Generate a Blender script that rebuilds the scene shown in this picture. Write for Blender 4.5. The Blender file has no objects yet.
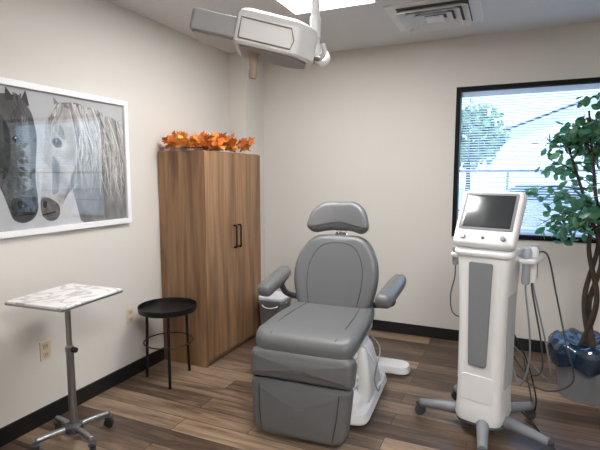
import bpy, bmesh, math, random
from mathutils import Vector, Matrix, Euler
random.seed(7)
S=bpy.context.scene
D=math.radians

# ---------------------------------------------------------------- materials
def new_mat(name):
    m=bpy.data.materials.new(name); m.use_nodes=True
    nt=m.node_tree; b=nt.nodes['Principled BSDF']; return m,nt,b
def srgb(r,g,b):
    f=lambda c:(c/255/12.92) if c/255<=0.04045 else ((c/255+0.055)/1.055)**2.4
    return (f(r),f(g),f(b),1)
def mat(name,col,rough=0.5,metal=0.0,bump=0.0,bscale=60,var=0.0,vscale=4,coat=0.0,spec=None):
    m,nt,b=new_mat(name)
    c=srgb(*col); b.inputs['Base Color'].default_value=c
    b.inputs['Roughness'].default_value=rough; b.inputs['Metallic'].default_value=metal
    if coat: b.inputs['Coat Weight'].default_value=coat; b.inputs['Coat Roughness'].default_value=0.05
    if spec is not None: b.inputs['Specular IOR Level'].default_value=spec
    tc=nt.nodes.new('ShaderNodeTexCoord')
    if var>0:
        n=nt.nodes.new('ShaderNodeTexNoise'); n.inputs['Scale'].default_value=vscale; n.inputs['Detail'].default_value=4
        nt.links.new(tc.outputs['Object'],n.inputs['Vector'])
        r=nt.nodes.new('ShaderNodeValToRGB'); r.color_ramp.elements[0].position=0.3; r.color_ramp.elements[1].position=0.7
        r.color_ramp.elements[0].color=tuple(x*(1-var) for x in c[:3])+(1,)
        r.color_ramp.elements[1].color=tuple(min(1,x*(1+var)) for x in c[:3])+(1,)
        nt.links.new(n.outputs['Fac'],r.inputs[0]); nt.links.new(r.outputs[0],b.inputs['Base Color'])
    if bump>0:
        n=nt.nodes.new('ShaderNodeTexNoise'); n.inputs['Scale'].default_value=bscale; n.inputs['Detail'].default_value=3
        nt.links.new(tc.outputs['Object'],n.inputs['Vector'])
        bp=nt.nodes.new('ShaderNodeBump'); bp.inputs['Strength'].default_value=bump; bp.inputs['Distance'].default_value=0.01
        nt.links.new(n.outputs['Fac'],bp.inputs['Height']); nt.links.new(bp.outputs[0],b.inputs['Normal'])
    return m
def emis(name,col,strength):
    m,nt,b=new_mat(name); b.inputs['Base Color'].default_value=(0.8,0.8,0.8,1)
    b.inputs['Emission Color'].default_value=col; b.inputs['Emission Strength'].default_value=strength; return m
def pane_mat(name,ior=1.6):
    m=bpy.data.materials.new(name); m.use_nodes=True; nt=m.node_tree; nt.nodes.clear()
    o=nt.nodes.new('ShaderNodeOutputMaterial'); mx=nt.nodes.new('ShaderNodeMixShader')
    f=nt.nodes.new('ShaderNodeLayerWeight'); f.inputs['Blend'].default_value=0.25
    mr=nt.nodes.new('ShaderNodeMapRange'); mr.inputs[3].default_value=((ior-1)/(ior+1))**2; mr.inputs[4].default_value=0.9
    p=nt.nodes.new('ShaderNodeMath'); p.operation='POWER'; p.inputs[1].default_value=3.0
    nt.links.new(f.outputs['Facing'],p.inputs[0]); nt.links.new(p.outputs[0],mr.inputs[0])
    t=nt.nodes.new('ShaderNodeBsdfTransparent'); g=nt.nodes.new('ShaderNodeBsdfGlossy'); g.inputs['Roughness'].default_value=0.0
    nt.links.new(mr.outputs[0],mx.inputs[0]); nt.links.new(t.outputs[0],mx.inputs[1]); nt.links.new(g.outputs[0],mx.inputs[2]); nt.links.new(mx.outputs[0],o.inputs[0]); return m
def wood_mat(name,cols,scale,rough=0.45):
    m,nt,b=new_mat(name)
    tc=nt.nodes.new('ShaderNodeTexCoord'); mp=nt.nodes.new('ShaderNodeMapping'); mp.inputs['Scale'].default_value=scale
    n=nt.nodes.new('ShaderNodeTexNoise'); n.inputs['Scale'].default_value=1.0; n.inputs['Detail'].default_value=6; n.inputs['Roughness'].default_value=0.6; n.inputs['Distortion'].default_value=0.6
    r=nt.nodes.new('ShaderNodeValToRGB'); e=r.color_ramp.elements
    e[0].position=0.3; e[0].color=srgb(*cols[0]); e[1].position=0.72; e[1].color=srgb(*cols[2])
    x=e.new(0.5); x.color=srgb(*cols[1])
    nt.links.new(tc.outputs['Object'],mp.inputs[0]); nt.links.new(mp.outputs[0],n.inputs['Vector']); nt.links.new(n.outputs['Fac'],r.inputs[0]); nt.links.new(r.outputs[0],b.inputs['Base Color'])
    b.inputs['Roughness'].default_value=rough
    return m
def island_mat(name,cols,rough=0.5):
    m,nt,b=new_mat(name)
    g=nt.nodes.new('ShaderNodeNewGeometry'); r=nt.nodes.new('ShaderNodeValToRGB'); r.color_ramp.interpolation='LINEAR'
    e=r.color_ramp.elements; e[0].color=srgb(*cols[0]); e[1].color=srgb(*cols[-1])
    for i,c in enumerate(cols[1:-1]):
        x=e.new((i+1)/(len(cols)-1)); x.color=srgb(*c)
    nt.links.new(g.outputs['Random Per Island'],r.inputs[0]); nt.links.new(r.outputs[0],b.inputs['Base Color'])
    b.inputs['Roughness'].default_value=rough
    return m
def translucent(m,col,fac):
    nt=m.node_tree; b=nt.nodes['Principled BSDF']; o=[n for n in nt.nodes if n.type=='OUTPUT_MATERIAL'][0]
    t=nt.nodes.new('ShaderNodeBsdfTranslucent'); t.inputs[0].default_value=srgb(*col); mx=nt.nodes.new('ShaderNodeMixShader'); mx.inputs[0].default_value=fac
    nt.links.new(b.outputs[0],mx.inputs[1]); nt.links.new(t.outputs[0],mx.inputs[2]); nt.links.new(mx.outputs[0],o.inputs[0])

M_wall=mat('wall_paint',(210,206,200),0.85,bump=0.12,bscale=180)
M_ceil=mat('ceiling_paint',(218,219,221),0.9,bump=0.1,bscale=160)
M_black=mat('black_trim',(15,15,17),0.5)
M_blackmetal=mat('black_metal',(20,20,21),0.4,0.3)
M_white=mat('white_plastic',(226,227,228),0.35)
M_offwhite=mat('frame_white',(232,232,234),0.4)
M_chrome=mat('chrome',(200,200,200),0.18,1.0)
M_steel=mat('steel_grey',(150,152,155),0.35,0.9)
M_vinyl=mat('grey_vinyl',(99,100,102),0.42,bump=0.06,bscale=300)
M_vinyl2=mat('grey_vinyl_seam',(54,55,57),0.5)
M_grey=mat('device_grey',(122,125,130),0.45)
M_dgrey=mat('device_dark_grey',(64,66,70),0.45)
M_screen=mat('dark_screen',(44,47,50),0.12,coat=0.5)
M_rubber=mat('rubber',(25,25,26),0.6)

def floor_material():
    m,nt,b=new_mat('wood_plank_floor'); L=nt.links.new; N=nt.nodes.new
    tc=N('ShaderNodeTexCoord')
    br=N('ShaderNodeTexBrick'); br.offset=0.37; br.inputs['Scale'].default_value=1.0
    br.inputs['Brick Width'].default_value=1.22; br.inputs['Row Height'].default_value=0.152
    br.inputs['Mortar Size'].default_value=0.0025; br.inputs['Mortar Smooth'].default_value=0.3
    br.inputs['Color1'].default_value=(0,0,0,1); br.inputs['Color2'].default_value=(1,1,1,1); br.inputs['Mortar'].default_value=(0.5,0.5,0.5,1)
    L(tc.outputs['Object'],br.inputs['Vector'])
    sc=N('ShaderNodeVectorMath'); sc.operation='SCALE'; sc.inputs[3].default_value=7.0; L(br.outputs['Color'],sc.inputs[0])
    mp=N('ShaderNodeMapping'); mp.inputs['Scale'].default_value=(1.8,20,1); L(tc.outputs['Object'],mp.inputs[0])
    ad=N('ShaderNodeVectorMath'); L(mp.outputs[0],ad.inputs[0]); L(sc.outputs[0],ad.inputs[1])
    n=N('ShaderNodeTexNoise'); n.inputs['Scale'].default_value=1.0; n.inputs['Detail'].default_value=7; n.inputs['Roughness'].default_value=0.7; n.inputs['Distortion'].default_value=1.1; L(ad.outputs[0],n.inputs['Vector'])
    mx=N('ShaderNodeMix'); mx.data_type='FLOAT'; mx.inputs[0].default_value=0.28; L(n.outputs['Fac'],mx.inputs[2]); L(br.outputs['Color'],mx.inputs[3])
    r=N('ShaderNodeValToRGB'); e=r.color_ramp.elements
    e[0].position=0.28; e[0].color=srgb(46,36,30); e[1].position=0.68; e[1].color=srgb(154,131,109)
    x=e.new(0.46); x.color=srgb(94,76,62)
    L(mx.outputs[0],r.inputs[0])
    m2=N('ShaderNodeMix'); m2.data_type='RGBA'; m2.blend_type='MIX'; L(br.outputs['Fac'],m2.inputs[0]); L(r.outputs[0],m2.inputs[6]); m2.inputs[7].default_value=srgb(30,25,22)
    L(m2.outputs[2],b.inputs['Base Color'])
    b.inputs['Roughness'].default_value=0.36
    bp=N('ShaderNodeBump'); bp.inputs['Strength'].default_value=0.15; bp.inputs['Distance'].default_value=0.004; L(n.outputs['Fac'],bp.inputs['Height']); L(bp.outputs[0],b.inputs['Normal'])
    return m
M_floor=floor_material()
M_cab=wood_mat('oak_cabinet',[(92,66,45),(132,99,70),(162,127,94)],(15,15,0.9))
def marble():
    m,nt,b=new_mat('marble_top'); L=nt.links.new; N=nt.nodes.new
    tc=N('ShaderNodeTexCoord'); n=N('ShaderNodeTexNoise'); n.inputs['Scale'].default_value=4; n.inputs['Detail'].default_value=8; n.inputs['Distortion'].default_value=1.2
    L(tc.outputs['Object'],n.inputs['Vector']); r=N('ShaderNodeValToRGB'); e=r.color_ramp.elements
    e[0].position=0.46; e[0].color=srgb(232,230,230); e[1].position=0.54; e[1].color=srgb(232,230,230); x=e.new(0.5); x.color=srgb(184,182,182)
    L(n.outputs['Fac'],r.inputs[0]); L(r.outputs[0],b.inputs['Base Color']); b.inputs['Roughness'].default_value=0.25; return m
M_marble=marble()

# ---------------------------------------------------------------- helpers
def obj(name,me,parent=None,loc=(0,0,0),rot=(0,0,0),m=None,smooth=False):
    o=bpy.data.objects.new(name,me); S.collection.objects.link(o)
    o.location=loc; o.rotation_euler=rot
    if parent: o.parent=parent
    if m: me.materials.append(m)
    if smooth:
        for p in me.polygons: p.use_smooth=True
    return o
def empty(name,loc=(0,0,0),rz=0):
    o=bpy.data.objects.new(name,None); S.collection.objects.link(o); o.location=loc; o.rotation_euler=(0,0,rz); o.empty_display_size=0.1; return o
def from_bm(name,bm,**k):
    bmesh.ops.recalc_face_normals(bm,faces=bm.faces)
    me=bpy.data.meshes.new(name); bm.to_mesh(me); bm.free(); return obj(name,me,**k)
def box(name,size,loc,m,parent=None,rot=(0,0,0),bevel=0.0,seg=2):
    bm=bmesh.new(); bmesh.ops.create_cube(bm,size=1)
    for v in bm.verts: v.co=Vector((v.co.x*size[0],v.co.y*size[1],v.co.z*size[2]))
    if bevel>0: bmesh.ops.bevel(bm,geom=bm.edges[:],offset=bevel,segments=seg,profile=0.5,affect='EDGES')
    return from_bm(name,bm,parent=parent,loc=loc,rot=rot,m=m)
def boxes(name,lst,m,parent=None):
    bm=bmesh.new()
    for a,b in lst:
        r=bmesh.ops.create_cube(bm,size=1)
        for v in r['verts']:
            v.co=Vector([(a[i]+b[i])/2+v.co[i]*(b[i]-a[i]) for i in range(3)])
    return from_bm(name,bm,parent=parent,m=m)
def quad(name,pts,m,parent=None):
    me=bpy.data.meshes.new(name); me.from_pydata(pts,[],[tuple(range(len(pts)))]); me.update(); return obj(name,me,parent=parent,m=m)
def catmull(pts,n=8):
    P=[Vector(p) for p in pts]
    if len(P)<3: return P
    P=[P[0]*2-P[1]]+P+[P[-1]*2-P[-2]]; out=[]
    for i in range(1,len(P)-2):
        for k in range(n):
            t=k/n; a,b,c,d=P[i-1:i+3]
            out.append(0.5*((2*b)+(c-a)*t+(2*a-5*b+4*c-d)*t*t+(3*b-a-3*c+d)*t**3))
    out.append(P[-2]); return out
def tube(name,pts,r,m,parent=None,seg=10,smooth=True,n=8,r2=None,loc=(0,0,0),rot=(0,0,0)):
    P=catmull(pts,n) if smooth else [Vector(p) for p in pts]
    bm=bmesh.new(); rings=[]; up=None
    for i,p in enumerate(P):
        t=(P[min(i+1,len(P)-1)]-P[max(i-1,0)]).normalized()
        if up is None: up=t.orthogonal().normalized()
        up=(up-t*up.dot(t)).normalized(); s=t.cross(up)
        rr=r if r2 is None else r+(r2-r)*i/(len(P)-1)
        rings.append([bm.verts.new(p+(up*math.cos(2*math.pi*k/seg)+s*math.sin(2*math.pi*k/seg))*rr) for k in range(seg)])
    for a,b in zip(rings,rings[1:]):
        for k in range(seg): bm.faces.new((a[k],a[(k+1)%seg],b[(k+1)%seg],b[k]))
    bm.faces.new(rings[0][::-1]); bm.faces.new(rings[-1])
    o=from_bm(name,bm,parent=parent,m=m,loc=loc,rot=rot)
    for p in o.data.polygons: p.use_smooth=len(p.vertices)==4
    return o
def lathe(name,prof,m,parent=None,seg=32,loc=(0,0,0),rot=(0,0,0),smooth=True,flat_ang=40):
    bm=bmesh.new(); rings=[]
    for r,z in prof:
        if r<1e-5: rings.append([bm.verts.new((0,0,z))])
        else: rings.append([bm.verts.new((r*math.cos(2*math.pi*k/seg),r*math.sin(2*math.pi*k/seg),z)) for k in range(seg)])
    for a,b in zip(rings,rings[1:]):
        for k in range(seg):
            k2=(k+1)%seg
            if len(a)==1 and len(b)==1: continue
            if len(a)==1: bm.faces.new((a[0],b[k2],b[k]))
            elif len(b)==1: bm.faces.new((a[k],a[k2],b[0]))
            else: bm.faces.new((a[k],a[k2],b[k2],b[k]))
    bmesh.ops.recalc_face_normals(bm,faces=bm.faces)
    for e in bm.edges:
        if len(e.link_faces)==2 and e.calc_face_angle(0)>D(flat_ang): e.smooth=False
    o=from_bm(name,bm,parent=parent,m=m,loc=loc,rot=rot)
    for p in o.data.polygons: p.use_smooth=True
    return o
def cyl(name,r,h,loc,m,parent=None,rot=(0,0,0),seg=24,bev=0.002):
    return lathe(name,[(0,-h/2),(r-bev,-h/2),(r,-h/2+bev),(r,h/2-bev),(r-bev,h/2),(0,h/2)],m,parent,seg,loc,rot)
def rounded(pts,rad,n=6):
    out=[]; N=len(pts)
    for i in range(N):
        p=Vector(pts[i]); a=Vector(pts[i-1]); b=Vector(pts[(i+1)%N]); r=rad[i] if isinstance(rad,(list,tuple)) else rad
        da=(a-p); db=(b-p); r1=min(r,da.length*0.48,db.length*0.48)
        s=p+da.normalized()*r1; e=p+db.normalized()*r1
        for k in range(n+1):
            t=k/n; out.append(s*(1-t)**2+p*2*t*(1-t)+e*t*t)
    return out
def pad(name,outline,T,r,m,parent=None,loc=(0,0,0),rot=(0,0,0),crown=0.0,deform=None,crown_back=0.0):
    """cushion: outline in local XY (CCW), thickness along Z"""
    P=[Vector((p[0],p[1])) for p in outline]; N=len(P)
    cen=sum(P,Vector((0,0)))/N
    nrm=[]
    for i in range(N):
        t=(P[(i+1)%N]-P[i-1]); 
        if t.length<1e-9: t=Vector((1,0))
        t.normalize(); nrm.append(Vector((-t.y,t.x)))
    bm=bmesh.new()
    def side(sgn,cr):
        rings=[]
        for k in range(6):
            th=k/5*math.pi/2; ins=r*(1-math.cos(th)); h=(T/2-r+r*math.sin(th))
            rings.append([(P[i]+nrm[i]*ins,h) for i in range(N)])
        base=[q for q,_ in rings[-1]]
        for s in (0.9,0.75,0.55,0.3):
            rings.append([(cen+(q-cen)*s,T/2+cr*(1-s*s)) for q in base])
        return [[bm.verts.new((q.x,q.y,sgn*h)) for q,h in rg] for rg in rings], bm.verts.new((cen.x,cen.y,sgn*(T/2+cr)))
    fr,fc=side(1,crown); bk,bc=side(-1,crown_back)
    for R_,c in ((fr,fc),(bk,bc)):
        for a,b in zip(R_,R_[1:]):
            for i in range(N): bm.faces.new((a[i],a[(i+1)%N],b[(i+1)%N],b[i]))
        for i in range(N): bm.faces.new((R_[-1][i],R_[-1][(i+1)%N],c))
    for i in range(N): bm.faces.new((fr[0][i],bk[0][i],bk[0][(i+1)%N],fr[0][(i+1)%N]))
    bmesh.ops.remove_doubles(bm,verts=bm.verts,dist=1e-6)
    if deform:
        for v in bm.verts: v.co=Vector(deform(v.co))
    return from_bm(name,bm,parent=parent,loc=loc,rot=rot,m=m,smooth=True)
def rrect(w,h,r,cx=0,cy=0,n=5):
    return rounded([(cx-w/2,cy-h/2),(cx+w/2,cy-h/2),(cx+w/2,cy+h/2),(cx-w/2,cy+h/2)],r,n)
def loft(name,secs,m,parent=None,loc=(0,0,0),rot=(0,0,0),n=5,smooth=True):
    bm=bmesh.new(); rings=[]
    for z,w,d,cx,cy,r in secs:
        rings.append([bm.verts.new((q.x,q.y,z)) for q in rrect(w,d,r,cx,cy,n)])
    N=len(rings[0])
    for a,b in zip(rings,rings[1:]):
        for i in range(N): bm.faces.new((a[i],a[(i+1)%N],b[(i+1)%N],b[i]))
    bm.faces.new(rings[0][::-1]); bm.faces.new(rings[-1])
    bmesh.ops.recalc_face_normals(bm,faces=bm.faces)
    for e in bm.edges:
        if len(e.link_faces)==2 and e.calc_face_angle(0)>D(35): e.smooth=False
    o=from_bm(name,bm,parent=parent,loc=loc,rot=rot,m=m)
    for p in o.data.polygons: p.use_smooth=smooth
    return o
def leaf_cloud(name,items,shape,m,parent=None,fold=0.25):
    vs=[];fs=[]
    for pos,s,eu in items:
        R_=eu.to_matrix(); b=len(vs)
        for x,y in shape: vs.append(tuple(Vector(pos)+R_@Vector((x*s,y*s,-abs(x)*fold*s-0.15*y*y*s))))
        vs.append(tuple(Vector(pos)+R_@Vector((0,0.45*s,-0.03*s))))
        c=len(vs)-1; n=len(shape)
        for i in range(n): fs.append((b+i,b+(i+1)%n,c))
    me=bpy.data.meshes.new(name); me.from_pydata(vs,[],fs); me.update()
    return obj(name,me,parent=parent,m=m)

# ---------------------------------------------------------------- room
XL,XR,YN,YS,H=-2.6,2.3,4.48,-1.4,2.76
WX0,WX1,WZ0,WZ1=-0.45,1.45,0.99,2.33
box('floor',(XR-XL+0.4,YN-YS+0.4,0.1),((XL+XR)/2,(YN+YS)/2,-0.05),M_floor)
box('ceiling',(XR-XL+0.4,YN-YS+0.4,0.12),((XL+XR)/2,(YN+YS)/2,H+0.06),M_ceil)
boxes('wall_left',[((XL-0.15,YS-0.15,0),(XL,YN+0.15,H))],M_wall)
boxes('wall_right',[((XR,YS-0.15,0),(XR+0.15,YN+0.15,H))],M_wall)
boxes('wall_front',[((XL,YS-0.15,0),(XR,YS,H))],M_wall)
boxes('wall_back',[((XL,YN,0),(WX0,YN+0.15,H)),((WX1,YN,0),(XR,YN+0.15,H)),((WX0,YN,0),(WX1,YN+0.15,WZ0)),((WX0,YN,WZ1),(WX1,YN+0.15,H))],M_wall)
boxes('wall_column',[((XL,4.10,0),(-2.41,YN,H))],M_wall)
bh=0.105
boxes('baseboard_left',[((XL,YS,0),(XL+0.012,4.10,bh))],M_black)
boxes('baseboard_back',[((-2.41,YN-0.012,0),(XR,YN,bh))],M_black)
boxes('baseboard_column',[((XL,4.088,0),(-2.398,4.10,bh)),((-2.41,4.10,0),(-2.398,YN,bh))],M_black)
boxes('baseboard_right',[((XR-0.012,YS,0),(XR,YN,bh))],M_black)

# window
W=empty('window_1',((WX0+WX1)/2,YN,(WZ0+WZ1)/2))
w2=(WX1-WX0)/2; h2=(WZ1-WZ0)/2
fw=0.038
M_wf=mat('window_frame_black',(9,9,11),0.6,spec=0.2)
boxes('frame',[((-w2,-0.012,-h2),(-w2+fw,0.14,h2)),((w2-fw,-0.012,-h2),(w2,0.14,h2)),((-w2+fw,-0.012,h2-fw),(w2-fw,0.14,h2)),((-w2+fw,-0.012,-h2),(w2-fw,0.14,-h2+fw))],M_wf,W)
quad('glass_pane',[(-w2+fw,0.115,-h2+fw),(w2-fw,0.115,-h2+fw),(w2-fw,0.115,h2-fw),(-w2+fw,0.115,h2-fw)],pane_mat('window_glass',1.45),W)
M_slat=mat('blind_white',(240,243,246),0.5); translucent(M_slat,(236,244,252),0.5)
zc=-h2+fw+0.03
bm=bmesh.new()
while zc<h2-fw-0.05:
    tilt=D(28); hw=0.0125
    n=4; prev=None
    for k in range(n+1):
        t=-1+2*k/n; y=0.05+t*hw*math.cos(tilt); z=zc+t*hw*math.sin(tilt)+0.0025*(1-t*t)
        a=bm.verts.new((-w2+fw+0.01,y,z)); b=bm.verts.new((w2-fw-0.01,y,z))
        if prev: bm.faces.new((prev[0],prev[1],b,a))
        prev=(a,b)
    zc+=0.0225
from_bm('blind_slats',bm,parent=W,m=M_slat)
boxes('blind_rails',[((-w2+fw+0.005,0.03,h2-fw-0.045),(w2-fw-0.005,0.075,h2-fw-0.002)),((-w2+fw+0.01,0.037,-h2+fw+0.002),(w2-fw-0.01,0.063,-h2+fw+0.018))],M_slat,W)
for i,x in enumerate((-0.75,-0.25,0.25,0.75)):
    tube('ladder_cord_%d'%i,[(x,0.036,-h2+fw+0.01),(x,0.036,h2-fw-0.04)],0.0015,M_slat,W,seg=5,smooth=False)
tube('tilt_wand',[(-w2+0.12,0.02,h2-fw-0.04),(-w2+0.12,0.018,h2-0.65)],0.004,M_slat,W,seg=6,smooth=False)

# ceiling troffer, plus an added fill panel
def troffer(loc,strength):
    T=empty('ceiling_light_panel',loc)
    a,b=0.32,0.61; f=0.018
    boxes('trim_frame',[((-a,-b,-0.012),(-a+f,b,0)),((a-f,-b,-0.012),(a,b,0)),((-a+f,-b,-0.012),(a-f,-b+f,0)),((-a+f,b-f,-0.012),(a-f,b,0))],M_white,T)
    boxes('diffuser',[((-a+f,-b+f,-0.008),(a-f,b-f,-0.001))],emis('led_diffuser',(1.0,0.985,0.965,1),strength),T)
troffer((-1.20,2.72,H),27)
troffer((0.5,0.2,H),42)  # unseen panel behind the camera, added to brighten the room
# hvac diffuser
V=empty('ceiling_air_vent',(-0.55,3.76,H))
box('plate',(0.65,0.62,0.01),(0,0,-0.005),M_white,V,bevel=0.003)
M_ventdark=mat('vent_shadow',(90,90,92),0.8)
for i,s in enumerate((0.5,0.38,0.26)):
    o=s/2; i2=o-0.05
    bm=bmesh.new()
    A=[bm.verts.new((x*o,y*o,-0.045)) for x,y in((-1,-1),(1,-1),(1,1),(-1,1))]
    B=[bm.verts.new((x*i2,y*i2,-0.011)) for x,y in((-1,-1),(1,-1),(1,1),(-1,1))]
    for k in range(4): bm.faces.new((A[k],A[(k+1)%4],B[(k+1)%4],B[k]))
    f=from_bm('louver_%d'%i,bm,parent=V,m=M_white)
    md=f.modifiers.new('s','SOLIDIFY'); md.thickness=0.004
box('louver_core',(0.13,0.13,0.012),(0,0,-0.04),M_white,V,bevel=0.003)
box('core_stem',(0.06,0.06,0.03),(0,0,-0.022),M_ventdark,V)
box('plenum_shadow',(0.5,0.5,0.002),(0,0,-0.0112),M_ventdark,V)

# outlets
def outlet(y,z):
    O=empty('wall_outlet',(XL,y,z))
    box('plate',(0.006,0.075,0.12),(0.003,0,0),mat('outlet_ivory',(206,192,170),0.5),O,bevel=0.002)
    for k,dz in enumerate((-0.028,0.028)):
        box('socket_%d'%k,(0.004,0.036,0.034),(0.0075,0,dz),mat('outlet_ivory2',(186,172,150),0.5),O,bevel=0.0015)
        for j,dy in enumerate((-0.007,0.007)): box('slot_%d_%d'%(k,j),(0.001,0.003,0.011),(0.0098,dy,dz+0.003),M_black,O)
outlet(2.65,0.478); outlet(1.93,0.46)

# ---------------------------------------------------------------- horse picture (left wall)
PY0,PY1,PZ0,PZ1=1.30,2.68,1.197,2.087
P=empty('horse_picture',(XL,(PY0+PY1)/2,(PZ0+PZ1)/2))
py=(PY1-PY0)/2; pz=(PZ1-PZ0)/2; f=0.035
boxes('frame',[((0,-py,-pz),(0.03,-py+f,pz)),((0,py-f,-pz),(0.03,py,pz)),((0,-py+f,pz-f),(0.03,py-f,pz)),((0,-py+f,-pz),(0.03,py-f,-pz+f))],M_offwhite,P)
boxes('print_paper',[((0.001,-py+f,-pz+f),(0.010,py-f,pz-f))],mat('print_paper',(186,188,192),0.8,var=0.10,vscale=3),P)
def flat(name,pts,x,m,rad=0.03):
    cy=(PY0+PY1)/2; cz=(PZ0+PZ1)/2
    q=rounded(pts,rad,4)
    bm=bmesh.new(); vs=[bm.verts.new((x,max(-py+f,min(py-f,p.x-cy)),max(-pz+f,min(pz-f,p.y-cz)))) for p in q]; bm.faces.new(vs)
    bmesh.ops.triangulate(bm,faces=bm.faces)
    me=bpy.data.meshes.new(name); bm.to_mesh(me); bm.free(); return obj(name,me,parent=P,m=m)
def fur(name,c0,c1,sc):
    m,nt,b=new_mat(name); N=nt.nodes.new; L=nt.links.new
    tc=N('ShaderNodeTexCoord'); mp=N('ShaderNodeMapping'); mp.inputs['Scale'].default_value=sc
    n=N('ShaderNodeTexNoise'); n.inputs['Scale'].default_value=1; n.inputs['Detail'].default_value=5; n.inputs['Distortion'].default_value=0.5
    r=N('ShaderNodeValToRGB'); r.color_ramp.elements[0].position=0.3; r.color_ramp.elements[1].position=0.7
    r.color_ramp.elements[0].color=srgb(*c0); r.color_ramp.elements[1].color=srgb(*c1)
    L(tc.outputs['Object'],mp.inputs[0]); L(mp.outputs[0],n.inputs['Vector']); L(n.outputs['Fac'],r.inputs[0]); L(r.outputs[0],b.inputs['Base Color']); b.inputs['Roughness'].default_value=0.8; return m
F_dark=fur('print_dark_coat',(58,59,62),(104,105,108),(1,12,7))
F_dark2=fur('print_dark_shade',(34,34,36),(66,67,70),(1,14,7))
F_dark3=fur('print_dark_lit',(100,101,104),(140,141,144),(1,14,7))
F_light=fur('print_light_coat',(134,133,133),(196,195,194),(1,11,7))
F_lshade=fur('print_light_shade',(98,97,98),(146,145,145),(1,12,7))
F_mid=fur('print_mid_coat',(92,91,92),(140,140,140),(1,12,6))
F_eye=mat('print_black',(14,14,16),0.8)
F_muz=fur('print_muzzle',(66,64,66),(110,108,108),(1,20,20))
F_hi=mat('print_highlight',(225,225,225),0.8)
flat('pale_horse_neck',[(2.10,2.0),(2.24,2.02),(2.44,1.98),(2.645,1.90),(2.645,1.235),(2.24,1.235),(2.20,1.40),(2.14,1.60)],0.0104,F_mid)
flat('pale_horse_ear_far',[(2.085,1.95),(2.075,2.035),(2.12,1.99)],0.0106,F_lshade,0.012)
flat('pale_horse_head',[(2.13,1.985),(2.06,1.955),(2.015,1.87),(1.995,1.72),(1.975,1.56),(1.955,1.44),(1.945,1.36),(1.955,1.30),(1.995,1.265),(2.05,1.265),(2.085,1.30),(2.105,1.37),(2.15,1.43),(2.24,1.50),(2.31,1.60),(2.33,1.72),(2.30,1.85),(2.22,1.96)],0.0108,F_light)
flat('pale_horse_cheek_shade',[(2.11,1.385),(2.16,1.45),(2.24,1.505),(2.31,1.60),(2.33,1.72),(2.30,1.85),(2.26,1.72),(2.20,1.58)],0.0110,F_lshade)
flat('pale_horse_nose_shade',[(2.05,1.68),(2.10,1.62),(2.08,1.44),(2.03,1.42)],0.0110,F_lshade)
flat('pale_horse_brow_shade',[(2.03,1.90),(2.06,1.93),(2.14,1.84),(2.15,1.76),(2.10,1.80)],0.0110,F_lshade)
flat('pale_horse_muzzle',[(1.955,1.42),(2.02,1.41),(2.085,1.36),(2.08,1.30),(2.05,1.268),(1.995,1.268),(1.957,1.30),(1.947,1.36)],0.0112,F_muz)
flat('pale_horse_nostril',[(1.965,1.385),(1.995,1.395),(1.99,1.35),(1.966,1.35)],0.0114,F_eye,0.012)
flat('pale_horse_mouth',[(1.957,1.312),(2.05,1.325),(2.05,1.317),(1.958,1.303)],0.0114,F_eye,0.003)
flat('pale_horse_eye_socket',[(2.045,1.765),(2.085,1.79),(2.125,1.765),(2.12,1.725),(2.07,1.72)],0.0112,F_muz,0.02)
flat('pale_horse_eye',[(2.055,1.755),(2.085,1.775),(2.112,1.755),(2.085,1.735)],0.0114,F_eye,0.012)
flat('pale_horse_eye_glint',[(2.078,1.766),(2.086,1.766),(2.086,1.759),(2.078,1.759)],0.0116,F_hi,0.003)
flat('dark_horse_neck',[(1.336,1.236),(1.336,2.04),(1.60,2.04),(1.74,2.0),(1.72,1.60),(1.66,1.40),(1.60,1.236)],0.0104,F_dark2)
flat('dark_horse_ear_far',[(1.855,1.97),(1.895,2.045),(1.915,1.95)],0.0106,F_dark2,0.012)
flat('dark_horse_head',[(1.72,2.0),(1.80,2.01),(1.88,1.985),(1.93,1.91),(1.952,1.78),(1.938,1.66),(1.925,1.52),(1.935,1.42),(1.935,1.34),(1.90,1.285),(1.83,1.265),(1.77,1.29),(1.75,1.36),(1.72,1.45),(1.67,1.56),(1.63,1.70),(1.64,1.86)],0.0108,F_dark)
flat('dark_horse_ear_near',[(1.765,1.97),(1.775,2.047),(1.83,1.975)],0.0109,F_dark2,0.012)
flat('dark_horse_nose_light',[(1.86,1.90),(1.90,1.88),(1.905,1.68),(1.885,1.46),(1.855,1.46),(1.86,1.68)],0.0110,F_dark3)
flat('dark_horse_cheek',[(1.66,1.60),(1.65,1.84),(1.72,1.92),(1.79,1.80),(1.78,1.62),(1.73,1.50)],0.0110,F_dark2,0.06)
flat('dark_horse_muzzle',[(1.77,1.42),(1.93,1.42),(1.93,1.34),(1.895,1.287),(1.83,1.27),(1.775,1.295),(1.758,1.36)],0.0112,F_dark2)
flat('dark_horse_nostril',[(1.80,1.40),(1.835,1.405),(1.83,1.355),(1.805,1.355)],0.0114,F_eye,0.014)
flat('dark_horse_nostril_far',[(1.905,1.40),(1.925,1.40),(1.922,1.365),(1.907,1.365)],0.0114,F_eye,0.008)
flat('dark_horse_mouth',[(1.775,1.318),(1.90,1.325),(1.90,1.316),(1.776,1.308)],0.0114,F_eye,0.003)
flat('dark_horse_eye',[(1.79,1.755),(1.82,1.78),(1.848,1.755),(1.82,1.732)],0.0114,F_eye,0.014)
flat('dark_horse_eye_glint',[(1.812,1.768),(1.821,1.768),(1.821,1.760),(1.812,1.760)],0.0116,F_hi,0.003)
flat('dark_horse_eye_far',[(1.93,1.77),(1.945,1.775),(1.943,1.745),(1.932,1.745)],0.0114,F_eye,0.008)
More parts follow.
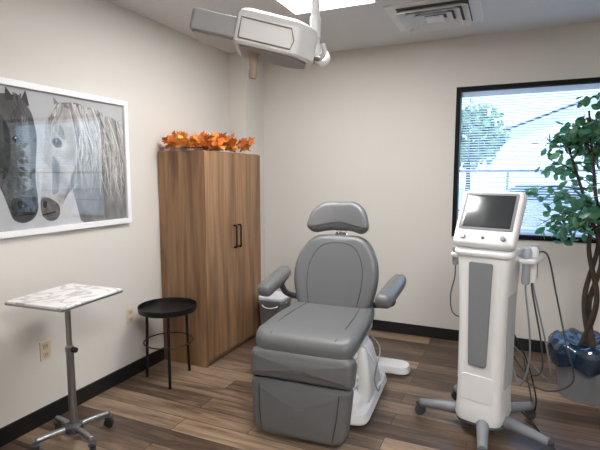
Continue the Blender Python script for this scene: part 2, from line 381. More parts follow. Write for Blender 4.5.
def strands(name,n,fn,m):
    cy=(PY0+PY1)/2; cz=(PZ0+PZ1)/2; vs=[];fs=[]
    for i in range(n):
        pts,w=fn(i/n); pts=catmull([(0,)+p for p in pts],5); x=0.0120+0.0004*random.random(); b=len(vs)
        for k,p in enumerate(pts):
            t=k/(len(pts)-1); ww=w*(1-t*0.9)
            for s in(-1,1):
                vs.append((x,max(-py+f+.002,min(py-f-.002,p.y-cy+s*ww)),max(-pz+f+.002,min(pz-f-.002,p.z-cz))))
        for k in range(len(pts)-1): fs.append((b+2*k,b+2*k+1,b+2*k+3,b+2*k+2))
    me=bpy.data.meshes.new(name); me.from_pydata(vs,[],fs); me.update(); return obj(name,me,parent=P,m=m)
R=random.uniform
def mane1(t):
    y=2.18+0.46*t; z=2.01-0.10*t*t+R(-.02,.01); l=R(.3,.62)
    return [(y,z),(y+R(0.02,.08),z-l*.35),(y+R(0.02,.12),z-l*.7),(y+R(-.01,.12),z-l)],R(.003,.008)
strands('pale_horse_mane',200,mane1,island_mat('mane_light',[(92,90,90),(176,174,173),(220,219,218),(140,138,137)],0.8))
def lock(t):
    y=2.12+R(-.03,.03); z=1.99+R(-.01,.01)
    return [(y,z),(y-R(0.01,.05),z-.06),(y-R(.02,.07),z-.12),(y-R(.04,.09),z-R(.16,.26))],R(.003,.006)
strands('pale_horse_forelock',26,lock,island_mat('mane_light2',[(120,118,117),(222,220,218)],0.8))
def mane2(t):
    y=1.36+0.34*t; z=2.035+R(-.01,.0); l=R(.3,.7)
    return [(y,z),(y-R(0,.05),z-l*.35),(y-R(-.0,.08),z-l*.7),(y-R(-.0,.10),z-l)],R(.004,.009)
strands('dark_horse_mane',90,mane2,island_mat('mane_dark',[(30,30,32),(90,90,92),(60,60,62),(130,130,132)],0.8))
def lock2(t):
    y=1.84+R(-.03,.03); z=2.01+R(-.01,.01)
    return [(y,z),(y+R(-.02,.03),z-.06),(y+R(-.03,.05),z-.12),(y+R(-.02,.06),z-R(.15,.22))],R(.003,.006)
strands('dark_horse_forelock',22,lock2,island_mat('mane_dark2',[(24,24,26),(96,96,98)],0.8))
quad('glazing',[(0.018,-py+f,-pz+f),(0.018,py-f,-pz+f),(0.018,py-f,pz-f),(0.018,-py+f,pz-f)],pane_mat('picture_glass',1.95),P)

# ---------------------------------------------------------------- cabinet
C=empty('wood_cabinet',(-2.365,3.455,0))
cw,cd,ch=0.89,0.45,1.742
boxes('carcass',[((-cd/2,-cw/2,0),(cd/2-0.02,-cw/2+0.018,ch)),((-cd/2,cw/2-0.018,0),(cd/2-0.02,cw/2,ch)),((-cd/2,-cw/2+0.018,ch-0.02),(cd/2-0.02,cw/2-0.018,ch)),((-cd/2,-cw/2+0.018,0.06),(cd/2-0.02,cw/2-0.018,0.08)),((-cd/2,-cw/2+0.018,0.08),(-cd/2+0.01,cw/2-0.018,ch-0.02)),((cd/2-0.06,-cw/2+0.018,0.0),(cd/2-0.04,cw/2-0.018,0.06))],M_cab,C)
for i,s in enumerate((-1,1)):
    box('door_leaf_%d'%i,(0.018,cw/2-0.004,ch-0.06),(cd/2-0.009,s*(cw/4),0.05+(ch-0.06)/2+0.003),M_cab,C,bevel=0.0015)
    tube('bar_handle_%d'%i,[(cd/2,s*0.035,0.93),(cd/2+0.03,s*0.035,0.93),(cd/2+0.03,s*0.035,0.935),(cd/2+0.03,s*0.035,1.115),(cd/2+0.03,s*0.035,1.12),(cd/2,s*0.035,1.12)],0.008,M_blackmetal,C,seg=8,smooth=False)

# autumn leaf garland
G=empty('autumn_leaf_garland',(-2.36,3.44,ch+0.006))
maple=[(0,0),(0.12,0.12),(0.42,0.05),(0.34,0.22),(0.62,0.45),(0.38,0.48),(0.36,0.66),(0.16,0.58),(0,1.05),(-0.16,0.58),(-0.36,0.66),(-0.38,0.48),(-0.62,0.45),(-0.34,0.22),(-0.42,0.05),(-0.12,0.12)]
it=[]
for i in range(250):
    y=R(-0.46,0.42); x=R(-0.20,0.20); z=0.04+R(0,0.09)*(1-0.3*abs(y)/0.4)+0.012*math.sin(y*19)
    it.append(((x,y,z),R(0.05,0.09),Euler((R(-0.3,1.5),R(-0.9,0.9),R(0,6.28)))))
M_aut=island_mat('autumn_leaf',[(150,62,24),(236,160,60),(206,96,34),(246,196,96),(190,80,30),(232,136,46),(112,58,30)],0.6); translucent(M_aut,(230,140,50),0.2)
o=leaf_cloud('maple_leaves',it,maple,M_aut,G)
for v in o.data.vertices: v.co.z=max(v.co.z,0.002+0.01*random.random())
tube('vine_stem',[(0,-0.38,0.02),(0.05,-0.2,0.03),(-0.04,0,0.02),(0.04,0.2,0.03),(0,0.38,0.02)],0.006,mat('vine_brown',(80,55,35),0.8),G,seg=6)
bm=bmesh.new()
for i in range(26):
    r=bmesh.ops.create_icosphere(bm,subdivisions=2,radius=0.008); o=Vector((R(0,0.19),R(-.4,.38),R(0.03,0.1)))
    for v in r['verts']: v.co+=o
from_bm('berries',bm,parent=G,m=mat('berry_red',(170,50,25),0.4),smooth=True)

# ---------------------------------------------------------------- caster helper
def caster(parent,name,x,y,r=0.03,a=0.0,top=0.085,m=None):
    m=m or M_rubber
    lathe(name+'_wheel',[(0,-0.013),(r*0.8,-0.013),(r,-0.008),(r,0.008),(r*0.8,0.013),(0,0.013)],m,parent,20,(x,y,r),(D(90),0,a))
    box(name+'_fork',(0.045,0.036,0.02),(x,y,2*r+0.008),M_dgrey,parent,rot=(0,0,a),bevel=0.005)
    cyl(name+'_stem',0.008,top-2*r,(x,y,(top+2*r)/2),M_steel,parent,seg=12)

# ---------------------------------------------------------------- instrument stand
T=empty('instrument_stand',(-2.235,1.81,0),D(4))
pad('tray_top',rrect(0.40,0.44,0.02),0.014,0.004,M_marble,T,loc=(0,0,0.878))
boxes('tray_lip',[((-0.20,-0.22,0.862),(0.20,-0.213,0.872)),((-0.20,0.213,0.862),(0.20,0.22,0.872)),((-0.20,-0.22,0.862),(-0.193,0.22,0.872)),((0.193,-0.22,0.862),(0.20,0.22,0.872)),((-0.1,-0.1,0.858),(0.1,0.1,0.872))],M_steel,T)
lathe('post',[(0,0.10),(0.021,0.10),(0.021,0.55),(0.024,0.555),(0.024,0.58),(0.015,0.59),(0.015,0.855),(0.05,0.862),(0,0.862)],M_steel,T,24)
cyl('height_knob',0.015,0.03,(0.035,0,0.567),M_rubber,T,rot=(0,D(90),0))
lathe('hub',[(0,0.075),(0.045,0.075),(0.05,0.085),(0.05,0.115),(0.03,0.13),(0,0.13)],M_dgrey,T,24)
for i,(x,y) in enumerate(((-0.10,-0.17),(0.18,-0.05),(0.06,0.21),(-0.19,0.06))):
    tube('leg_%d'%i,[(0,0,0.1),(x*0.5,y*0.5,0.098),(x,y,0.088)],0.017,M_steel,T,seg=10)
    caster(T,'caster_%d'%i,x,y,0.028,a=R(0,3),top=0.09)

# ---------------------------------------------------------------- black round side table
B=empty('side_table',(-2.305,2.735,0))
lathe('tray',[(0,0.535),(0.205,0.535),(0.213,0.539),(0.216,0.578),(0.212,0.578),(0.208,0.545),(0.2,0.541),(0,0.541)],M_blackmetal,B,48)
for i,a in enumerate((-50,195,75)):
    c,s=math.cos(D(a)),math.sin(D(a))
    tube('leg_%d'%i,[(0.17*c,0.17*s,0.536),(0.175*c,0.175*s,0.3),(0.185*c,0.185*s,0.008)],0.011,M_blackmetal,B,seg=8)
    cyl('foot_%d'%i,0.013,0.008,(0.185*c,0.185*s,0.004),M_rubber,B,seg=12)
tube('brace',[(0.18*math.cos(D(a)),0.18*math.sin(D(a)),0.30) for a in range(0,361,15)],0.005,M_blackmetal,B,seg=6,n=2)

# ---------------------------------------------------------------- waste bin
Wb=empty('waste_bin',(-1.98,3.88,0),D(3))
M_bin=mat('bin_grey',(118,121,126),0.5)
loft('bin_body',[(0.0,0.20,0.2,0,0,0.04),(0.005,0.21,0.21,0,0,0.04),(0.35,0.25,0.25,0,0,0.05),(0.365,0.275,0.27,0,0,0.05),(0.39,0.275,0.27,0,0,0.05)],M_bin,Wb)
pad('bin_liner',rrect(0.27,0.265,0.06),0.04,0.018,mat('bin_liner_white',(200,203,210),0.35,bump=0.6,bscale=30),Wb,loc=(0,0,0.40),crown=0.02)
tube('bin_handle',[(-0.14,-0.05,0.37),(-0.05,-0.145,0.33),(0.05,-0.145,0.33),(0.14,-0.05,0.37)],0.005,M_white,Wb,seg=6)

# ---------------------------------------------------------------- treatment chair
K=empty('treatment_chair',(-1.075,2.90,0),D(3))
pad('legrest_lower',rounded([(-0.285,0.03),(0.285,0.03),(0.312,0.355),(-0.312,0.355)],[0.09,0.09,0.03,0.03],6),0.11,0.04,M_vinyl,K,loc=(0,-0.55,0),rot=(D(84),0,0),crown=0.012)
pad('legrest_upper',rounded([(-0.315,0.358),(0.315,0.358),(0.322,0.535),(-0.322,0.535)],[0.03,0.03,0.06,0.06],6),0.125,0.045,M_vinyl,K,loc=(0,-0.55,0),rot=(D(84),0,0),crown=0.012)
for s in(-1,1): tube('legrest_seam_%s'%('l' if s<0 else 'r'),[(s*0.215,-0.606,0.07),(s*0.235,-0.593,0.20),(s*0.245,-0.575,0.335)],0.003,M_vinyl2,K,seg=6)
def seatdef(c):
    x,y,z=c
    z+=0.02*min(1,abs(x)/0.3)**2
    if y<-0.33: z-=((-0.33-y)**2)*0.9
    return (x,y,z)
pad('seat_cushion',rounded([(-0.315,-0.54),(0.315,-0.54),(0.305,-0.1),(0.27,0.26),(-0.27,0.26),(-0.305,-0.1)],[0.10,0.10,0.1,0.06,0.06,0.1],6),0.12,0.045,M_vinyl,K,loc=(0,0,0.572),crown=0.006,deform=seatdef)
for s in(-1,1): tube('seat_seam_%s'%('l' if s<0 else 'r'),[(s*0.20,-0.50,0.616),(s*0.215,-0.35,0.641),(s*0.21,-0.1,0.645),(s*0.19,0.14,0.640)],0.003,M_vinyl2,K,seg=6)
pad('seat_underframe',rounded([(-0.27,-0.44),(0.27,-0.44),(0.25,0.3),(-0.25,0.3)],0.05,4),0.06,0.02,M_white,K,loc=(0,0,0.49))
BK=bpy.data.objects.new('backrest_pivot',None); S.collection.objects.link(BK); BK.parent=K; BK.location=(-0.01,0.17,0.570); BK.rotation_euler=(D(90-17),0,0)
bo=rounded([(-0.25,0.0),(0.25,0.0),(0.31,0.20),(0.305,0.38),(0.20,0.565),(-0.20,0.565),(-0.305,0.38),(-0.31,0.20)],[0.07,0.07,0.12,0.14,0.12,0.12,0.14,0.12],6)
def backdef(c):
    x,y,z=c; z+=0.04*(abs(x)/0.28)**2.2; return (x,y,z)
pad('backrest',bo,0.12,0.05,M_vinyl,BK,crown=0.008,deform=backdef)
inner=[(-0.17,0.02),(-0.20,0.2),(-0.19,0.35),(-0.12,0.47),(0,0.50),(0.12,0.47),(0.19,0.35),(0.20,0.2),(0.17,0.02)]
tube('backrest_seam',[(x,y,0.0625+0.04*(abs(x)/0.28)**2.2) for x,y in inner],0.003,M_vinyl2,BK,seg=6)
pad('backrest_shell',[(x*0.93,y) for x,y in bo],0.03,0.012,M_white,BK,loc=(0,0,-0.07))
for s in(-1,1): cyl('headrest_post_%d'%s,0.007,0.10,(s*0.03,0.58,-0.01),M_chrome,BK,rot=(D(90),0,0))
box('headrest_bracket',(0.09,0.025,0.02),(0,0.575,-0.01),M_chrome,BK,bevel=0.005)
ho=rounded([(-0.09,0.02),(0.09,0.02),(0.18,-0.01),(0.235,0.03),(0.205,0.16),(0.12,0.235),(-0.12,0.235),(-0.205,0.16),(-0.235,0.03),(-0.18,-0.01)],[0.05,0.05,0.05,0.06,0.09,0.09,0.09,0.09,0.06,0.05],6)
def headdef(c):
    x,y,z=c; z+=0.06*(abs(x)/0.2)**2; return (x,y,z)
pad('headrest',ho,0.105,0.045,M_vinyl,BK,loc=(-0.01,0.58,0.0),rot=(D(6),0,0),crown=0.008,deform=headdef)
for s in(-1,1):
    n='left' if s<0 else 'right'
    pad('armrest_'+n,rounded([(-0.056,-0.24),(0.056,-0.24),(0.058,0.14),(0.045,0.26),(-0.045,0.26),(-0.058,0.14)],[0.05,0.05,0.05,0.03,0.03,0.05],6),0.09,0.04,M_vinyl,K,loc=(s*0.42-0.01,0.08,0.79),rot=(D(6),0,s*D(-4)),crown=0.004)
    tube('arm_bracket_'+n,[(s*0.405-0.01,0.16,0.75),(s*0.40,0.20,0.685),(s*0.36,0.26,0.645),(s*0.25,0.28,0.625)],0.022,M_dgrey,K,seg=12)
    box('arm_plate_'+n,(0.05,0.24,0.015),(s*0.415-0.01,0.09,0.744),M_dgrey,K,rot=(D(6),0,0),bevel=0.005)
loft('base_shroud',[(0.09,0.52,0.62,0.03,0.03,0.08),(0.14,0.50,0.60,0.03,0.03,0.08),(0.18,0.42,0.46,0.03,0.03,0.08),(0.33,0.38,0.40,0.03,0.02,0.07),(0.46,0.40,0.42,0.02,0.0,0.06),(0.465,0.38,0.40,0.02,0,0.05)],M_white,K)
for i in range(5):
    z=0.22+i*0.045
    pad('bellows_%d'%i,rrect(0.45-0.005*i,0.47,0.07,0.025,0.02),0.03,0.013,M_white,K,loc=(0,0,z))
loft('base_plate',[(0.015,0.60,0.74,0.03,0.08,0.08),(0.03,0.62,0.76,0.03,0.08,0.09),(0.08,0.60,0.74,0.03,0.08,0.09),(0.10,0.54,0.66,0.03,0.06,0.08)],M_white,K)
loft('rear_foot',[(0.012,0.92,0.15,0,0.63,0.06),(0.025,0.95,0.18,0,0.63,0.07),(0.07,0.93,0.16,0,0.63,0.07),(0.082,0.88,0.12,0,0.63,0.05)],M_white,K)
box('rear_foot_link',(0.2,0.4,0.04),(0,0.45,0.05),M_white,K,bevel=0.01)
for i,(x,y) in enumerate(((-0.4,0.63),(0.4,0.63),(-0.2,-0.2),(0.26,-0.2))): cyl('level_foot_%d'%i,0.025,0.02,(x,y,0.01),M_rubber,K)
loft('actuator_cover',[(0.10,0.07,0.34,0.285,0.02,0.03),(0.13,0.09,0.36,0.285,0.02,0.04),(0.30,0.08,0.30,0.275,0.0,0.035),(0.42,0.06,0.22,0.265,-0.02,0.03),(0.45,0.04,0.18,0.26,-0.02,0.02)],M_white,K)
tube('control_cord',[(0.27,0.1,0.47),(0.35,0.04,0.40),(0.345,-0.10,0.26),(0.36,-0.05,0.15),(0.345,0.1,0.12)],0.005,M_grey,K,seg=8)
tube('control_cord.b',[(0.27,-0.1,0.47),(0.34,-0.14,0.40),(0.34,-0.02,0.28),(0.35,0.10,0.20),(0.33,0.16,0.12)],0.004,M_white,K,seg=8)

# ---------------------------------------------------------------- overhead exam lamp
E=empty('surgical_lamp',(-0.86,2.12,0))
M_lamp=mat('lamp_white',(218,219,220),0.35)
M_lampg=mat('lamp_grey',(158,160,162),0.5)
M_tan=mat('lamp_trim_tan',(140,122,106),0.5)
lathe('ceiling_canopy',[(0,2.70),(0.07,2.705),(0.10,2.73),(0.10,2.76),(0,2.76)],M_lamp,E)
cyl('drop_tube',0.020,0.60,(0,0,2.42),M_lamp,E,seg=24)
cyl('drop_sleeve',0.027,0.10,(0,0,2.24),M_lamp,E)
lathe('pivot_joint',[(0,2.09),(0.022,2.095),(0.03,2.11),(0.03,2.15),(0.022,2.165),(0,2.17)],M_lamp,E)
HD=bpy.data.objects.new('lamp_head_pivot',None); S.collection.objects.link(HD); HD.parent=E; HD.location=(-0.225,-0.115,2.192)
HD.rotation_euler=(D(3),D(12),D(28))
sl=rounded([(-0.31,-0.13),(-0.30,-0.145),(0.0,-0.15),(0.0,0.13),(-0.30,0.13),(-0.31,0.115)],0.012,3)
pad('lamp_wing',sl,0.09,0.010,M_lampg,HD,loc=(0,0,-0.015))
pad('lamp_wing_lens',[(q.x*0.86-0.03,q.y*0.82) for q in sl],0.008,0.003,mat('lamp_lens',(200,200,200),0.45),HD,loc=(0,0,-0.063))
ho2=rounded([(-0.11,-0.175),(0.17,-0.175),(0.255,-0.10),(0.255,0.06),(0.17,0.13),(-0.11,0.13)],0.02,3)
bm=bmesh.new(); rings=[]
for z,s in((-0.080,0.95),(-0.070,1.0),(0.04,1.0),(0.065,0.93),(0.08,0.78)):
    rings.append([bm.verts.new(((q.x-0.06)*s+0.06,(q.y+0.02)*s-0.02,z)) for q in ho2])
for a,b in zip(rings,rings[1:]):
    for i in range(len(ho2)): bm.faces.new((a[i],a[(i+1)%len(ho2)],b[(i+1)%len(ho2)],b[i]))
bm.faces.new(rings[-1]); bm.faces.new(rings[0][::-1])
from_bm('lamp_housing',bm,parent=HD,m=M_lamp)
pad('lamp_lens',[((q.x-0.06)*0.85+0.06,(q.y+0.02)*0.85-0.02) for q in ho2],0.008,0.003,M_lampg,HD,loc=(0,0,-0.083))
tube('housing_trim_line',[(-0.09,-0.178,-0.058),(0.14,-0.178,-0.058),(0.15,-0.178,-0.02),(0.13,-0.178,0.028),(-0.09,-0.178,0.028),(-0.09,-0.178,-0.058)],0.003,M_tan,HD,seg=6,smooth=False)
lathe('sterile_handle',[(0,-0.20),(0.016,-0.20),(0.020,-0.19),(0.017,-0.15),(0.022,-0.105),(0.028,-0.095),(0.028,-0.080),(0,-0.08)],mat('handle_beige',(158,140,122),0.5),HD,loc=(-0.03,-0.06,0),rot=(0,D(-8),0))
tube('yoke_arm',[(0.25,-0.01,-0.03),(0.30,0.0,-0.05),(0.325,0.03,-0.02),(0.31,0.09,0.02),(0.27,0.12,0.03)],0.016,M_lamp,HD,seg=10)
cyl('yoke_pin',0.022,0.05,(0.262,-0.01,-0.03),M_steel,HD,rot=(0,D(90),0))
tube('yoke_link',[(0,0,2.12),(0.02,0.0,2.10),(0.05,-0.01,2.12),(0.045,-0.02,2.16)],0.012,M_lamp,E,seg=10)

# ---------------------------------------------------------------- treatment console
Q=empty('aesthetic_laser_console',(-0.075,2.93,0),D(-16))
loft('body',[(0.10,0.26,0.28,0,0,0.07),(0.13,0.275,0.29,0,0,0.07),(0.20,0.262,0.275,0,0,0.06),(0.32,0.255,0.27,0,0,0.055),(0.60,0.258,0.27,0,0,0.055),(0.85,0.27,0.28,0,0,0.055),(1.02,0.288,0.285,0,0,0.055),(1.09,0.30,0.29,0,0,0.055),(1.12,0.28,0.27,0,0,0.05)],M_white,Q)
pad('front_vent_panel',rounded([(-0.052,0.45),(0.052,0.45),(0.066,1.06),(-0.066,1.06)],0.015,4),0.012,0.004,M_grey,Q,loc=(0,-0.139,0),rot=(D(90.8),0,0))
for i in range(26): box('vent_rib_%d'%i,(0.09,0.004,0.004),(0,-0.147-0.00028*i,0.49+i*0.021),M_dgrey,Q)
pad('lower_panel_line',rrect(0.19,0.16,0.03,0,0.31),0.008,0.003,M_white,Q,loc=(0,-0.136,0),rot=(D(90),0,0))
for s in(-1,1): pad('side_panel_%d'%s,rrect(0.17,0.62,0.04,0,0.62),0.01,0.004,mat('side_light_grey',(190,192,196),0.4),Q,loc=(s*0.131,0,0),rot=(D(90),0,D(90)))
loft('base_hub',[(0.075,0.26,0.26,0,0,0.08),(0.085,0.28,0.28,0,0,0.1),(0.12,0.24,0.24,0,0,0.1)],M_dgrey,Q)
for i,a in enumerate((-168,-72,-8,60,135)):
    c,s=math.cos(D(a)),math.sin(D(a)); L2=0.38
    tube('base_leg_%d'%i,[(0.06*c,0.06*s,0.105),(0.22*c,0.22*s,0.10),(L2*c,L2*s,0.084)],0.04,M_grey,Q,seg=12,r2=0.026)
    caster(Q,'caster_%d'%i,L2*c,L2*s,0.036,a=D(a+R(40,120)),top=0.09,m=M_dgrey)
loft('neck',[(1.10,0.2,0.2,0,0.02,0.05),(1.16,0.18,0.14,0,0.03,0.05),(1.25,0.16,0.09,0,0.04,0.04)],M_white,Q)
MO=bpy.data.objects.new('monitor_pivot',None); S.collection.objects.link(MO); MO.parent=Q; MO.location=(0,-0.045,1.295); MO.rotation_euler=(D(90-30),0,0)
pad('monitor_housing',rounded([(-0.17,-0.175),(0.17,-0.175),(0.178,0.175),(-0.178,0.175)],0.03,6),0.07,0.02,M_white,MO)
pad('screen_bezel',rrect(0.30,0.235,0.012,0,0.035),0.006,0.002,M_grey,MO,loc=(0,0,0.036))
pad('screen',rrect(0.27,0.205,0.006,0,0.035),0.004,0.001,M_screen,MO,loc=(0,0,0.040))
for i,x in enumerate((-0.11,-0.0,0.11)):
    cyl('dial_%d'%i,0.014 if i!=1 else 0.009,0.018,(x,-0.130,0.040),M_steel,MO,seg=20)
pad('control_shelf',rrect(0.33,0.17,0.06,0,-0.03),0.035,0.014,M_white,Q,loc=(0,-0.05,1.13),rot=(D(14),0,0))
tube('cradle_arm_r',[(0.13,0.0,1.07),(0.17,0.0,1.08),(0.20,0.0,1.08)],0.018,M_white,Q,seg=12)
pad('cradle_r',rrect(0.09,0.22,0.03,0.225,0.0),0.03,0.012,M_white,Q,loc=(0,0,1.085))
M_hand=mat('handpiece_grey',(150,156,165),0.3)
for i,(x,y) in enumerate(((0.22,-0.08),(0.235,-0.005),(0.225,0.07))):
    lathe('applicator_r%d'%i,[(0,0.0),(0.017,0.0),(0.023,0.02),(0.020,0.10),(0.026,0.14),(0.027,0.18),(0.018,0.20),(0.0,0.202)],M_hand if i!=1 else M_white,Q,20,(x,y,0.955))
    tube('applicator_cable_r%d'%i,[(x,y,0.965),(x+0.005,y,0.9),(x+0.03+0.03*i,y+0.02,0.68-0.07*i),(x+0.02+0.035*i,y+0.08,0.48-0.06*i),(x-0.03,y+0.12,0.33+0.05*i),(0.12,0.10,0.42+0.06*i)],0.005,M_dgrey if i==1 else M_grey,Q,seg=8)
tube('applicator_cable_loop',[(0.23,0.05,1.12),(0.29,0.08,1.10),(0.34,0.1,0.88),(0.40,0.12,0.60),(0.44,0.16,0.38),(0.30,0.16,0.28),(0.12,0.12,0.36)],0.005,M_dgrey,Q,seg=8)
tube('cradle_arm_l',[(-0.13,0.02,1.05),(-0.165,0.02,1.06),(-0.19,0.02,1.06)],0.014,M_white,Q,seg=12)
pad('cradle_l',rrect(0.06,0.11,0.025,-0.20,0.02),0.03,0.012,M_white,Q,loc=(0,0,1.065))
for i,y in enumerate((-0.005,0.045)):
    lathe('applicator_l%d'%i,[(0,0.0),(0.013,0.0),(0.018,0.02),(0.016,0.08),(0.02,0.11),(0,0.125)],M_hand,Q,16,(-0.205,y,1.0))
tube('applicator_cable_l',[(-0.205,0.0,1.01),(-0.21,0.01,0.92),(-0.24,0.03,0.80),(-0.23,0.04,0.69),(-0.18,0.06,0.66),(-0.12,0.08,0.70)],0.004,M_dgrey,Q,seg=8)
tube('power_cord',[(0.05,0.12,0.20),(0.12,0.24,0.10),(0.25,0.22,0.008),(0.36,0.02,0.008),(0.44,-0.16,0.008),(0.56,-0.27,0.008),(0.70,-0.30,0.008)],0.006,M_rubber,Q,seg=8)
tube('mains_lead',[(0.12,0.10,0.62),(0.19,0.15,0.45),(0.24,0.22,0.2),(0.20,0.36,0.03),(0.10,0.70,0.008),(0.0,1.0,0.008),(-0.1,1.30,0.03)],0.0045,M_rubber,Q,seg=8)

# ---------------------------------------------------------------- potted tree
A=empty('potted_ficus_tree',(0.56,3.70,0))
M_pot=mat('planter_grey',(124,127,132),0.6,bump=0.2,bscale=40)
lathe('planter',[(0,0),(0.155,0),(0.16,0.01),(0.20,0.30),(0.21,0.33),(0.21,0.345),(0.195,0.345),(0.19,0.30),(0,0.30)],M_pot,A,40)
bm=bmesh.new(); rows=[]; n=72
for j,(r,z) in enumerate([(0.06,0.36),(0.12,0.385),(0.17,0.40),(0.205,0.41),(0.232,0.385),(0.236,0.34),(0.232,0.29),(0.226,0.25)]):
    row=[]
    for k in range(n):
        a=2*math.pi*k/n; w=0.010*math.sin(a*11+j)+0.007*math.sin(a*23+j*2)+R(-.003,.003)
        zz=z+(0.018*math.sin(a*7+j*0.5) if j>4 else 0.012*math.sin(a*9+j))
        row.append(bm.verts.new(((r+abs(w))*math.cos(a),(r+abs(w))*math.sin(a),zz)))
    rows.append(row)
for a,b in zip(rows,rows[1:]):
    for k in range(n): bm.faces.new((a[k],a[(k+1)%n],b[(k+1)%n],b[k]))
bm.faces.new(rows[0])
from_bm('black_liner',bm,parent=A,m=mat('glossy_liner_reflected_blue',(16,40,62),0.12,coat=1.0),smooth=True)  # black plastic, with the blue window reflection tinted into the base colour
M_bark=mat('bark',(58,46,38),0.85,bump=0.6,bscale=40,var=0.3,vscale=20)
trunks=[[(0.02,0,0.35),(-0.03,0.03,0.7),(0.03,0.02,1.1),(-0.02,0.0,1.5),(-0.08,0.0,1.98)],
        [(-0.03,0.02,0.35),(0.035,-0.02,0.7),(-0.03,0.0,1.1),(0.06,-0.03,1.5),(0.14,-0.05,2.05)],
        [(0.03,-0.04,0.35),(0.0,0.04,0.65),(0.045,-0.02,1.0),(-0.07,0.05,1.4),(-0.20,0.06,1.8)]]
for i,t in enumerate(trunks): tube('trunk_%d'%i,t,0.022,M_bark,A,seg=10,r2=0.007)
leafpts=[]
for i in range(46):
    t=random.choice(trunks); a=R(0,6.28); k=R(0.55,1.0)
    P0=Vector(catmull(t,8)[int(k*32)])
    if P0.z<1.05: P0=Vector(catmull(t,8)[26])
    L2=R(0.22,0.48)*(1.0 if P0.z<1.7 else 0.8)
    up=R(-0.15,0.35) if P0.z<1.5 else R(0.1,0.9)
    d=Vector((math.cos(a)-0.22,math.sin(a)*0.8,up)).normalized()
    P1=P0+d*L2*0.5+Vector((0,0,0.04)); P2=P0+d*L2+Vector((0,0,-0.06))
    tube('branch_%d'%i,[P0,P1,P2],0.005,M_bark,A,seg=5,n=4,r2=0.002)
    for q in catmull([P0,P1,P2],6)[3:]:
        for _ in range(random.choice((1,2))):
            leafpts.append((q+Vector((R(-.045,.045),R(-.045,.045),R(-.06,.04))),R(0.055,0.082),Euler((R(-1.4,0.6),R(-.9,.9),R(0,6.28)))))
oval=[(0,0),(0.20,0.12),(0.36,0.36),(0.35,0.62),(0.2,0.86),(0,1.0),(-0.2,0.86),(-0.35,0.62),(-0.36,0.36),(-0.2,0.12)]
M_leaf=island_mat('ficus_leaf',[(48,92,74),(84,136,108),(60,112,96),(116,162,130),(44,84,72)],0.35); translucent(M_leaf,(110,170,120),0.35)
leaf_cloud('leaves',leafpts,oval,M_leaf,A)

# ---------------------------------------------------------------- outside
M_ground=mat('concrete_ground',(204,204,202),0.9,var=0.1,vscale=0.6)
box('ground_outside',(90,60,0.1),(0,YN+0.16+30,-0.2),M_ground)
Bd=empty('neighbour_building',(5.0,26,-0.15))
M_stucco=mat('stucco_white',(236,236,236),0.9)
bm=bmesh.new()
pts=[(-6.0,0),(9,0),(9,3.6),(1.5,6.4),(-6.0,3.6)]
fa=[bm.verts.new((x,0,z)) for x,z in pts]; fb=[bm.verts.new((x,8,z)) for x,z in pts]
bm.faces.new(fa); bm.faces.new(fb[::-1])
for i in range(5): bm.faces.new((fa[i],fa[(i+1)%5],fb[(i+1)%5],fb[i]))
from_bm('walls',bm,parent=Bd,m=M_stucco)
for s,nm in((-1,'roof_l'),(1,'roof_r')):
    box(nm,(8.6,9,0.16),(1.5+s*3.95,4,5.0+0.12),mat('roof_grey',(214,214,216),0.8),Bd,rot=(0,s*math.atan2(2.8,7.5),0))
Fe=empty('street_fence',(0,17,-0.15))
M_fe=mat('fence_dark',(80,84,90),0.6)
for z in(0.5,1.85): box('rail_%d'%int(z*100),(40,0.06,0.06),(0,0,z),M_fe,Fe)
for i in range(17): box('post_%d'%i,(0.08,0.08,1.9),(-20+i*2.5,0,0.95),M_fe,Fe)
Ca=empty('parked_car',(1.3,14.8,-0.15))
M_car=mat('car_paint',(150,156,164),0.25,0.3,coat=0.6); M_cg=mat('car_glass',(60,72,84),0.1)
def prof(name,pts,w,m,y0=0):
    q=rounded(pts,0.12,4); bm=bmesh.new()
    a=[bm.verts.new((p.x,-w/2,p.y)) for p in q]; b=[bm.verts.new((p.x,w/2,p.y)) for p in q]
    bm.faces.new(a); bm.faces.new(b[::-1])
    for i in range(len(q)): bm.faces.new((a[i],a[(i+1)%len(q)],b[(i+1)%len(q)],b[i]))
    return from_bm(name,bm,parent=Ca,m=m)
prof('car_body',[(-2.2,0.3),(2.2,0.3),(2.25,0.7),(2.0,0.9),(1.0,0.98),(-1.6,1.0),(-2.2,0.85)],1.75,M_car)
prof('car_cabin',[(-1.6,0.95),(1.0,0.95),(0.4,1.4),(-1.1,1.42)],1.5,M_cg)
prof('car_roof',[(-1.15,1.38),(0.45,1.37),(0.3,1.45),(-1.0,1.47)],1.45,M_car)
for i,(x,y) in enumerate(((-1.4,-0.85),(1.4,-0.85),(-1.4,0.85),(1.4,0.85))): cyl('car_wheel_%d'%i,0.33,0.2,(x,y,0.33),M_rubber,Ca,rot=(D(90),0,0),bev=0.03)
M_tl=island_mat('tree_foliage',[(84,116,90),(124,152,114),(104,132,104),(138,162,126)],0.7)
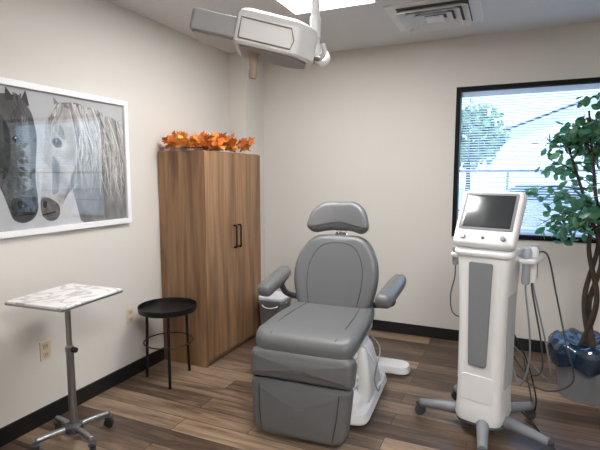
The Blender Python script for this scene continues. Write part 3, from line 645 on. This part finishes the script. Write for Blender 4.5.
def tree(x,y,h,rr):
    Tt=empty('street_tree',(x,y,-0.15))
    tube('tree_trunk',[(0,0,0),(0.05,0,h*0.3),(0,0.05,h*0.6)],0.14,M_bark,Tt,seg=8,r2=0.06)
    L=[]
    for i in range(900):
        v=Vector((random.gauss(0,1),random.gauss(0,1),random.gauss(0,1))).normalized()*rr*R(0.35,1)**0.6*R(0.8,1.1)
        L.append(((v.x,v.y,h*0.68+v.z*0.8),R(0.18,0.34),Euler((R(0,6),R(0,6),R(0,6)))))
    leaf_cloud('tree_leaves',L,oval,M_tl,Tt)
tree(-1.5,20,4.8,1.5); tree(-6.5,19,5.0,1.8); tree(6.2,20.5,3.6,1.0)

# ---------------------------------------------------------------- light
sun=bpy.data.lights.new('sun','SUN'); sun.energy=6.5; sun.angle=D(1); sun.color=(1,0.97,0.93)
so=bpy.data.objects.new('sun',sun); S.collection.objects.link(so); so.rotation_euler=(D(42),0,D(-25)); so.location=(0,0,12)
w=bpy.data.worlds.new('sky'); S.world=w; w.use_nodes=True; nt=w.node_tree; bg=nt.nodes['Background']
tc=nt.nodes.new('ShaderNodeTexCoord'); sx=nt.nodes.new('ShaderNodeSeparateXYZ'); r=nt.nodes.new('ShaderNodeValToRGB')
e=r.color_ramp.elements; e[0].position=0.0; e[0].color=(0.62,0.86,1.0,1); e[1].position=0.6; e[1].color=(0.16,0.40,0.85,1)
x=e.new(0.15); x.color=(0.36,0.70,1.0,1)
nt.links.new(tc.outputs['Generated'],sx.inputs[0]); nt.links.new(sx.outputs['Z'],r.inputs[0]); nt.links.new(r.outputs[0],bg.inputs[0]); bg.inputs[1].default_value=3.6

S.view_settings.view_transform='Standard'
S.view_settings.look='None'
# ---------------------------------------------------------------- camera
cam=bpy.data.cameras.new('camera'); co=bpy.data.objects.new('camera',cam); S.collection.objects.link(co)
cam.sensor_width=36; cam.lens=27.96; cam.clip_start=0.05; cam.clip_end=300
co.location=(0,0,1.55); co.rotation_euler=(D(90-6.1),0,D(23.9)); S.camera=co
